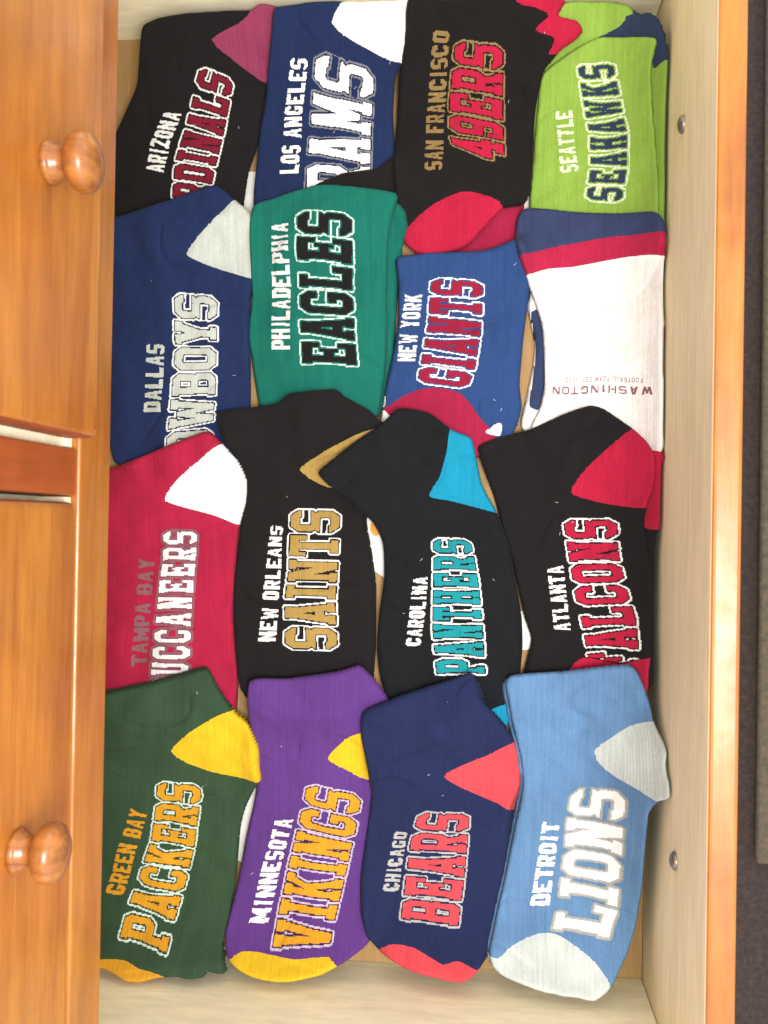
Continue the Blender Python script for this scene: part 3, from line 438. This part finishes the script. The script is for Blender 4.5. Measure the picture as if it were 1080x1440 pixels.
  team=('LIONS',[(277.5,-266.2),(282.6,-248.9),(283.6,-220.6),(283.6,-192.9),(284.6,-165)],[(239.2,-265.2),(244.1,-247),(247.1,-217.3),(249.4,-188.9),(251.8,-173.4)],'white','lgrey','lionline'),
  city=('DETROIT',[(239.5,-250.8),(242.7,-225.2),(245.5,-197.8)],[(226.6,-252),(231.1,-226),(234.5,-198.3)],'white')),
]
CARDS = [
 [(16.2,-199.6),(41.2,-178.6),(41.7,-208.3),(33.2,-240.9),(18.9,-236.7)],
 [(101.6,2),(113,3.1),(126.5,-6),(127.1,-40.3),(115.6,-33.2),(104.6,-23.6)],
 [(213.6,-61.1),(229.8,-57.3),(230.2,-84.8),(215.9,-86.7)],
 [(212.3,213.9),(215.9,230.4),(225.5,230.2),(225.8,212.7)],
 [(16.7,244.1),(32.5,243.8),(34.1,212.2),(18.2,214.9)],
]

# ------------------------------------------------------------------ object helpers
def empty(name, loc, label, cat, group=None):
    o = bpy.data.objects.new(name, None); COL.objects.link(o); o.location = loc; o.empty_display_size = 0.02
    o['label'] = label; o['category'] = cat
    if group: o['group'] = group
    return o
def link(name, me, mats, parent=None, loc=(0, 0, 0)):
    for m in (mats if isinstance(mats, (list, tuple)) else [mats]): me.materials.append(m)
    o = bpy.data.objects.new(name, me); COL.objects.link(o); o.parent = parent; o.location = loc
    return o
def box_mesh(name, a, b, bevel=0.0015, seg=2):
    bm = bmesh.new(); bmesh.ops.create_cube(bm, size=1)
    for v in bm.verts:
        for i in range(3): v.co[i] = (a[i]+b[i])/2 + v.co[i]*(b[i]-a[i])
    if bevel: bmesh.ops.bevel(bm, geom=bm.edges[:], offset=bevel, segments=seg, profile=0.5, affect='EDGES')
    me = bpy.data.meshes.new(name); bm.to_mesh(me); bm.free()
    return me
def part_box(name, a, b, mat, parent, bevel=0.0015, seg=2):
    p = parent.location if parent else (0, 0, 0)
    me = box_mesh(name, [a[i]-p[i] for i in range(3)], [b[i]-p[i] for i in range(3)], bevel, seg)
    return link(name, me, mat, parent)
def lathe(name, prof, seg=40):
    """profile (distance along +x, radius)"""
    vs, fs = [], []
    for x, r in prof:
        for k in range(seg):
            a = 2*math.pi*k/seg; vs.append((x, r*math.cos(a), r*math.sin(a)))
    for i in range(len(prof)-1):
        for k in range(seg): fs.append((i*seg+k, i*seg+(k+1) % seg, (i+1)*seg+(k+1) % seg, (i+1)*seg+k))
    fs.append(tuple(range((len(prof)-1)*seg, len(prof)*seg)))
    me = bpy.data.meshes.new(name); me.from_pydata(vs, [], fs); me.polygons.foreach_set('use_smooth', [True]*len(fs)); me.update()
    return me
def grid_mesh(name, co, quads, mi=None, smooth=True):
    me = bpy.data.meshes.new(name); n = len(quads)
    me.vertices.add(len(co)); me.vertices.foreach_set('co', np.asarray(co, np.float32).ravel())
    me.loops.add(n*4); me.loops.foreach_set('vertex_index', np.asarray(quads, np.int32).ravel())
    me.polygons.add(n); me.polygons.foreach_set('loop_start', np.arange(0, n*4, 4, dtype=np.int32))
    if mi is not None: me.polygons.foreach_set('material_index', np.asarray(mi, np.int32))
    me.polygons.foreach_set('use_smooth', np.full(n, smooth))
    me.update(calc_edges=True); me.validate()
    return me

# ------------------------------------------------------------------ setting: the floor beside the dresser
fl = link('floor', box_mesh('floor', (-2.5, -2.5, -0.60), (2.5, 2.5, -0.55), 0), pile('dark_carpet_pile', (44,34,34), (84,68,62), 160)); fl['kind'] = 'structure'
rug = link('rug', box_mesh('rug', (0.478, -0.346, -0.5495), (1.4, 1.3, -0.538), 0.004, 3), pile('beige_rug_pile', (84,74,62), (124,110,90), 150))
rug['label'] = 'beige short pile rug on dark carpet beyond the drawer front'; rug['category'] = 'rug'

# ------------------------------------------------------------------ dresser carcass
dr = empty('dresser', (-0.2, 0.02, -0.55), 'honey stained pine dresser that the open sock drawer slides out of', 'dresser')
part_box('rail', (-0.020, -0.352, 0.006), (0.0, 0.392, 0.0435), ORANGE, dr, 0.0012)
part_box('stile', (-0.024, 0.0097, 0.0437), (-0.0015, 0.0318, 0.215), ORANGE_V, dr, 0.001)
part_box('dust_panel', (-0.40, -0.351, 0.010), (-0.0205, 0.391, 0.018), PALE, dr, 0)
part_box('side_panel', (-0.42, -0.372, -0.549), (0.0, -0.3525, 0.2145), ORANGE_V, dr)
part_box('side_panel', (-0.42, 0.3925, -0.549), (0.0, 0.412, 0.2145), ORANGE_V, dr)
part_box('back_panel', (-0.428, -0.372, -0.549), (-0.4205, 0.412, 0.2145), PALE, dr, 0)
part_box('top_panel', (-0.43, -0.384, 0.2155), (0.016, 0.424, 0.236), ORANGE, dr, 0.003)

part_box('runner', (-0.30, -0.350, 0.0437), (-0.004, 0.0090, 0.0498), CREAM, dr, 0.0005)
part_box('runner', (-0.30, 0.0325, 0.0437), (-0.004, 0.390, 0.0498), CREAM, dr, 0.0005)

def upper_drawer(y0, y1, xf, ky, kz, label, rnd):
    d = empty('drawer', (xf-0.1, (y0+y1)/2, 0.0475), label, 'drawer', 'closed upper drawers of the dresser')
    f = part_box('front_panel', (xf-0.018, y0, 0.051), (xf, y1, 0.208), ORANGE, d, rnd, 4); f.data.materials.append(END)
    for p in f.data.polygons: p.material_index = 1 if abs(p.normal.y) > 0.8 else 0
    for s in (y0-0.0036, y1-0.0092):
        part_box('side_panel', (-0.36, s, 0.050), (xf-0.0185, s+0.012, 0.18), CREAM, d, 0.0005)
    part_box('bottom_panel', (-0.36, y0+0.012, 0.054), (xf-0.0185, y1-0.012, 0.060), CREAM, d, 0)
    part_box('back_panel', (-0.372, y0, 0.051), (-0.3605, y1, 0.175), CREAM, d, 0.0005)
    base = [(0, 0.0084), (0.0008, 0.0090), (0.0022, 0.0090), (0.0030, 0.0084), (0.0034, 0.0078), (0.0042, 0.0077), (0.0052, 0.0070), (0.0066, 0.0064), (0.0082, 0.0063)]
    k = link('knob', lathe('knob', base + [(0.0092, 0.0072), (0.0102, 0.0092), (0.0116, 0.0111), (0.0136, 0.0122), (0.0160, 0.0124), (0.0178, 0.0120), (0.0193, 0.0108), (0.0206, 0.0088), (0.0214, 0.0064), (0.0219, 0.0036), (0.0221, 0.0008)]), KNOBW, d)
    k.location = (xf-d.location.x, ky-d.location.y, kz-d.location.z)
    return d
upper_drawer(0.0360, 0.388, 0.012, 0.144, 0.109, 'honey pine drawer front pulled out slightly, beside the black and navy socks', 0.004)
upper_drawer(-0.348, 0.0064, 0.002, -0.138, 0.105, 'honey pine drawer front pushed in, beside the red and dark green socks', 0.0035)

# ------------------------------------------------------------------ the open drawer
od = empty('open_drawer', (0.1, 0.0185, -0.19), 'open dresser drawer with pale inside and orange front, filled with socks', 'drawer')
fp = box_mesh('front_panel', (0.303-0.1, -0.335-0.0185, -0.20+0.19), (0.3175-0.1, 0.372-0.0185, 0.0+0.19), 0.0022, 3)
o = link('front_panel', fp, [ORANGE, PALE], od)
for p in fp.polygons: p.material_index = 1 if p.normal.x < -0.9 else 0
part_box('side_panel', (-0.14, -0.3165, -0.19), (0.3026, -0.304, -0.012), CREAM, od, 0.001)
part_box('side_panel', (-0.14, 0.341, -0.19), (0.3026, 0.3535, -0.012), CREAM, od, 0.001)
part_box('back_panel', (-0.1525, -0.3165, -0.19), (-0.1405, 0.3535, -0.012), CREAM, od, 0.001)
part_box('bottom_panel', (-0.140, -0.3035, -0.182), (0.3025, 0.3405, -0.1765), TANB, od, 0)
for y, z in ((0.2315, -0.081), (-0.1895, -0.075)):
    me = lathe('screw', [(0, 0.0052), (0.0008, 0.0052), (0.002, 0.0044), (0.0029, 0.0028), (0.0031, 0.0014), (0.0022, 0.0012)], 24)
    s = link('screw', me, STEEL, od); s.rotation_euler = (0, 0, math.pi); s.location = (0.3029-0.1, y-0.0185, z+0.19)

# ------------------------------------------------------------------ paper labels under the socks
def flat_card(name, poly, z, th, mat, parent=None):
    c = np.mean(poly, 0); bm = bmesh.new()
    vs = [bm.verts.new((x-c[0], y-c[1], 0)) for x, y in poly]; f = bm.faces.new(vs)
    if f.normal.z < 0: f.normal_flip()
    r = bmesh.ops.extrude_face_region(bm, geom=[f]); bmesh.ops.translate(bm, vec=(0, 0, th), verts=[v for v in r['geom'] if isinstance(v, bmesh.types.BMVert)])
    bmesh.ops.recalc_face_normals(bm, faces=bm.faces[:])
    me = bpy.data.meshes.new(name); bm.to_mesh(me); bm.free()
    return link(name, me, mat, parent, (c[0], c[1], z) if parent is None else (0, 0, z))
CARD_LABEL = ['white paper label peeking out between the dark green and purple socks', 'white paper label with orange print between the gold lettered and turquoise lettered black socks',
  'white paper label showing left of the black sock with red outlined lettering', 'white paper label tip between the red toe and the navy cuff', 'white paper label tip beside the navy sock with silver heel']
for i, c in enumerate(CARDS):
    P = np.array(c)/1000.0
    o = flat_card('paper_label', P, FLOOR_Z, 0.0006, PAPER)
    o['label'] = CARD_LABEL[i]; o['category'] = 'label'; o['group'] = 'paper labels under the socks'
    if i == 1:
        a = np.linspace(0, 2*np.pi, 18)[:-1]; q = flat_card('printed_spot', np.stack([0.004*np.cos(a), 0.006*np.sin(a)], 1), 0.0007, 0.0002, ORANGEINK, o)
        q.location = (0.0038, 0.012, 0.0007)

# ------------------------------------------------------------------ the socks
LABEL = dict(
 cardinals='black sock pair with dark pink heel, in the corner against the dresser',
 rams='navy sock pair with white heel and large white lettering, overlapped by the teal socks',
 seahawks='lime green sock pair with dark navy lettering by the drawer front',
 niners='black sock pair with red toe and tan outlined red lettering, overlapping the lime green socks',
 cowboys='navy sock pair with silver heel and silver lettering, tucked against the dresser',
 eagles='teal green sock pair with white outlined black lettering',
 giants='royal blue sock pair with dark red toe and dark red lettering',
 washington='white sock pair with navy cuff, raspberry stripe and small upside down lettering',
 falcons='black sock pair with red heel and white outlined red lettering, against the drawer front',
 saints='black sock pair with gold heel and gold lettering',
 panthers='black sock pair with bright blue heel and turquoise lettering',
 buccaneers='crimson sock pair with white heel and white lettering, against the dresser',
 vikings='purple sock pair with yellow heel, yellow toe and amber lettering',
 packers='dark green sock pair with yellow heel and amber lettering',
 bears='dark navy sock pair with coral heel, coral toe and coral lettering',
 lions='sky blue sock pair with pale grey heel and toe and white lettering')

def cloth(P, patches, keys, names, root, parent, step):
    """mesh the settled sock surface, one object per knitted colour zone; returns the body object"""
    sl = (slice(None, None, step), slice(None, None, step))
    X, Y, sd, nx, ny, b, top = (P[k][sl] for k in ('X', 'Y', 'sd', 'nx', 'ny', 'b', 'top'))
    gx, gy = np.gradient(sd, GS*step); I, J = X.shape
    out = sd > -0.0003
    PX = np.where(out, nx, X); PY = np.where(out, ny, Y); PZ = np.where(out, b+P['T']*0.30, top)
    ins = ~out; cnt = ins[:-1, :-1].astype(int)+ins[1:, :-1]+ins[:-1, 1:]+ins[1:, 1:]
    keep = (cnt >= 2) & (np.maximum.reduce([sd[:-1, :-1], sd[1:, :-1], sd[:-1, 1:], sd[1:, 1:]]) < 1.7*GS*step)
    ci, cj = np.nonzero(keep)
    idx = np.arange(I*J).reshape(I, J)
    pucker = np.zeros_like(X)
    for poly in patches:                                             # pull nodes onto the colour seams, a little unevenly
        s_, qx, qy = poly_sd(X, Y, spline(np.array(poly)/1000.0, 4))
        free = (PX == X) & (PY == Y) & ins
        w = np.where((np.abs(s_) < 0.62*GS*step) & free, 0.8, 0.0)
        PX = PX+w*(qx-X); PY = PY+w*(qy-Y); pucker = pucker+0.0004*np.exp(-(s_/0.0013)**2)
    PZ = np.where(ins, sample(P, 'top', PX, PY)-pucker, PZ)
    quads = np.stack([idx[ci, cj], idx[ci+1, cj], idx[ci+1, cj+1], idx[ci, cj+1]], 1)
    cx = (X[ci, cj]+X[ci+1, cj+1])/2; cy = (Y[ci, cj]+Y[ci+1, cj+1])/2
    cls = np.zeros(len(ci), int)
    for k, poly in enumerate(patches):
        cls[poly_sd(cx, cy, spline(np.array(poly)/1000.0, 4))[0] < 0] = k+1
    co = np.stack([PX, PY, PZ], -1).reshape(-1, 3)
    low = co.copy(); low[:, 0] -= 0.0016*gx.ravel(); low[:, 1] -= 0.0016*gy.ravel(); low[:, 2] = b.ravel()+0.0002
    # rim: edges used once
    e = np.concatenate([quads[:, [k, (k+1) % 4]] for k in range(4)]); ec = np.tile(np.arange(len(quads)), 4)
    ks = np.sort(e, 1); key = ks[:, 0].astype(np.int64)*(I*J)+ks[:, 1]; u, first, c = np.unique(key, return_index=True, return_counts=True)
    rim = first[c == 1]; re = e[rim]; skirt = np.stack([re[:, 1], re[:, 0], re[:, 0]+I*J, re[:, 1]+I*J], 1)
    quads = np.concatenate([quads, skirt]); cls = np.concatenate([cls, cls[ec[rim]]]); co = np.concatenate([co, low])
    loc = np.array(root.location); body = None
    # smooth normals across the colour zones
    a, b_, c_ = co[quads[:, 0]], co[quads[:, 1]], co[quads[:, 2]]; d_ = co[quads[:, 3]]
    fn = np.cross(c_-a, d_-b_); vn = np.zeros_like(co)
    for k in range(4): np.add.at(vn, quads[:, k], fn)
    vn /= np.maximum(np.linalg.norm(vn, axis=1, keepdims=True), 1e-12)
    for k in range(len(patches)+1):
        q = quads[cls == k]
        if not len(q): continue
        used, inv = np.unique(q, return_inverse=True)
        me = grid_mesh(names[k], co[used]-loc, inv.reshape(-1, 4))
        if len(me.vertices) == len(used): me.normals_split_custom_set_from_vertices(vn[used].tolist())
        o = link(names[k], me, knit(keys[k]), body if (k and parent is not None) else (root if parent is None else parent))
        if k == 0: body = o
    return body

def lettering(name, word, P, root, zones, slab, gap, g1, g2, cell, s, t):
    text, base, topl, keys = word[0], np.array(word[1])/1000.0, np.array(word[2])/1000.0, word[3:]
    ci, cj, cls = word_cells(text, base, topl, slab, gap, g1, g2, cell, cell, s, t)
    x, y = (ci+0.5)*cell, (cj+0.5)*cell
    ok = sample(P, 'sd', x, y) < -0.0012
    for z in zones: ok &= poly_sd(x, y, spline(np.array(z)/1000.0, 4))[0] > 0.0008      # the word stops at the toe seam
    ci, cj, cls = ci[ok], cj[ok], cls[ok]
    cs = np.concatenate([np.stack([ci+a, cj+b], 1) for a, b in ((0, 0), (1, 0), (1, 1), (0, 1))])
    key = (cs[:, 0]+5000).astype(np.int64)*20000+cs[:, 1]+8000; u, inv = np.unique(key, return_inverse=True)
    vx, vy = (u//20000-5000)*cell, (u % 20000-8000)*cell
    rr = np.random.RandomState(len(text)+len(u)); vx = vx+rr.uniform(-.12, .12, len(u))*cell; vy = vy+rr.uniform(-.12, .12, len(u))*cell
    co = np.stack([vx, vy, sample(P, 'top', vx, vy)+0.00028], 1)-np.array(root.location)
    me = grid_mesh(name, co, inv.reshape(4, -1).T, cls)
    return link(name, me, [knit(k) for k in keys if k], root)

H = base_field()
for n, S in enumerate(SOCKS):
    o = np.array(S['outline'])/1000.0; uo = np.array(S['under'][0])/1000.0; c = o.mean(0)
    root = empty('sock_pair', (c[0], c[1], FLOOR_Z), LABEL[S['id']], 'socks', 'folded sock pairs in the drawer')
    U = settle(H, spline(uo), 0.0055, n*3+1)
    up = S['under'][1]
    cloth(U, [p[2] for p in up], [S['body']]+[p[1] for p in up], ['under_sock']+[p[0] for p in up], root, root, 2)
    P = settle(H, spline(o), 0.0065, n*3+2)
    pp = S['patches']
    cloth(P, [p[2] for p in pp], [S['body']]+[p[1] for p in pp], ['body']+[p[0] for p in pp], root, None, 1)
    toes = [p[2] for p in pp if p[0] == 'toe']
    if S['team'][4]:
        lettering('team_lettering', S['team'], P, root, toes, True, 0.0028, 0.00085, 0.0019, 0.0006, 0.29, 0.185)
        lettering('city_lettering', S['city'], P, root, toes, False, 0.0010, 0, 0, 0.0006, 0.39, 0.22)
    else:
        lettering('town_lettering', S['team'], P, root, toes, False, 0.0016, 0, 0, 0.0003, 0.20, 0.20)
        lettering('small_lettering', S['city'], P, root, toes, False, 0.0006, 0, 0, 0.00025, 0.22, 0.18)
    if S['body'] in ('black', 'brownblack', 'blueblack', 'navy', 'navy3', 'royal', 'green', 'purple'):
        rr = np.random.RandomState(900+n); vs, fs = [], []
        for k in range(4):
            i = rr.randint(len(o)); q = c+(o[i]-c)*rr.uniform(0.1, 0.85); a = rr.uniform(0, 6.28); L = rr.uniform(0.0005, 0.0026); bend = rr.uniform(-1.5, 1.5); p = q.copy()
            for st in range(5):
                dx, dy = math.cos(a), math.sin(a); hw = 0.00010
                for sgn in (1, -1):
                    x, y = p[0]-sgn*dy*hw, p[1]+sgn*dx*hw
                    vs.append((x-c[0], y-c[1], float(sample(P, 'top', np.array([x]), np.array([y]))[0])+0.0006-FLOOR_Z))
                if st: b0 = len(vs)-4; fs.append((b0, b0+1, b0+3, b0+2))
                p = p+np.array([dx, dy])*L/4; a += bend/4
        me = bpy.data.meshes.new('lint'); me.from_pydata(vs, [], fs); lo = link('lint', me, knit('offw'), root); lo['kind'] = 'stuff'
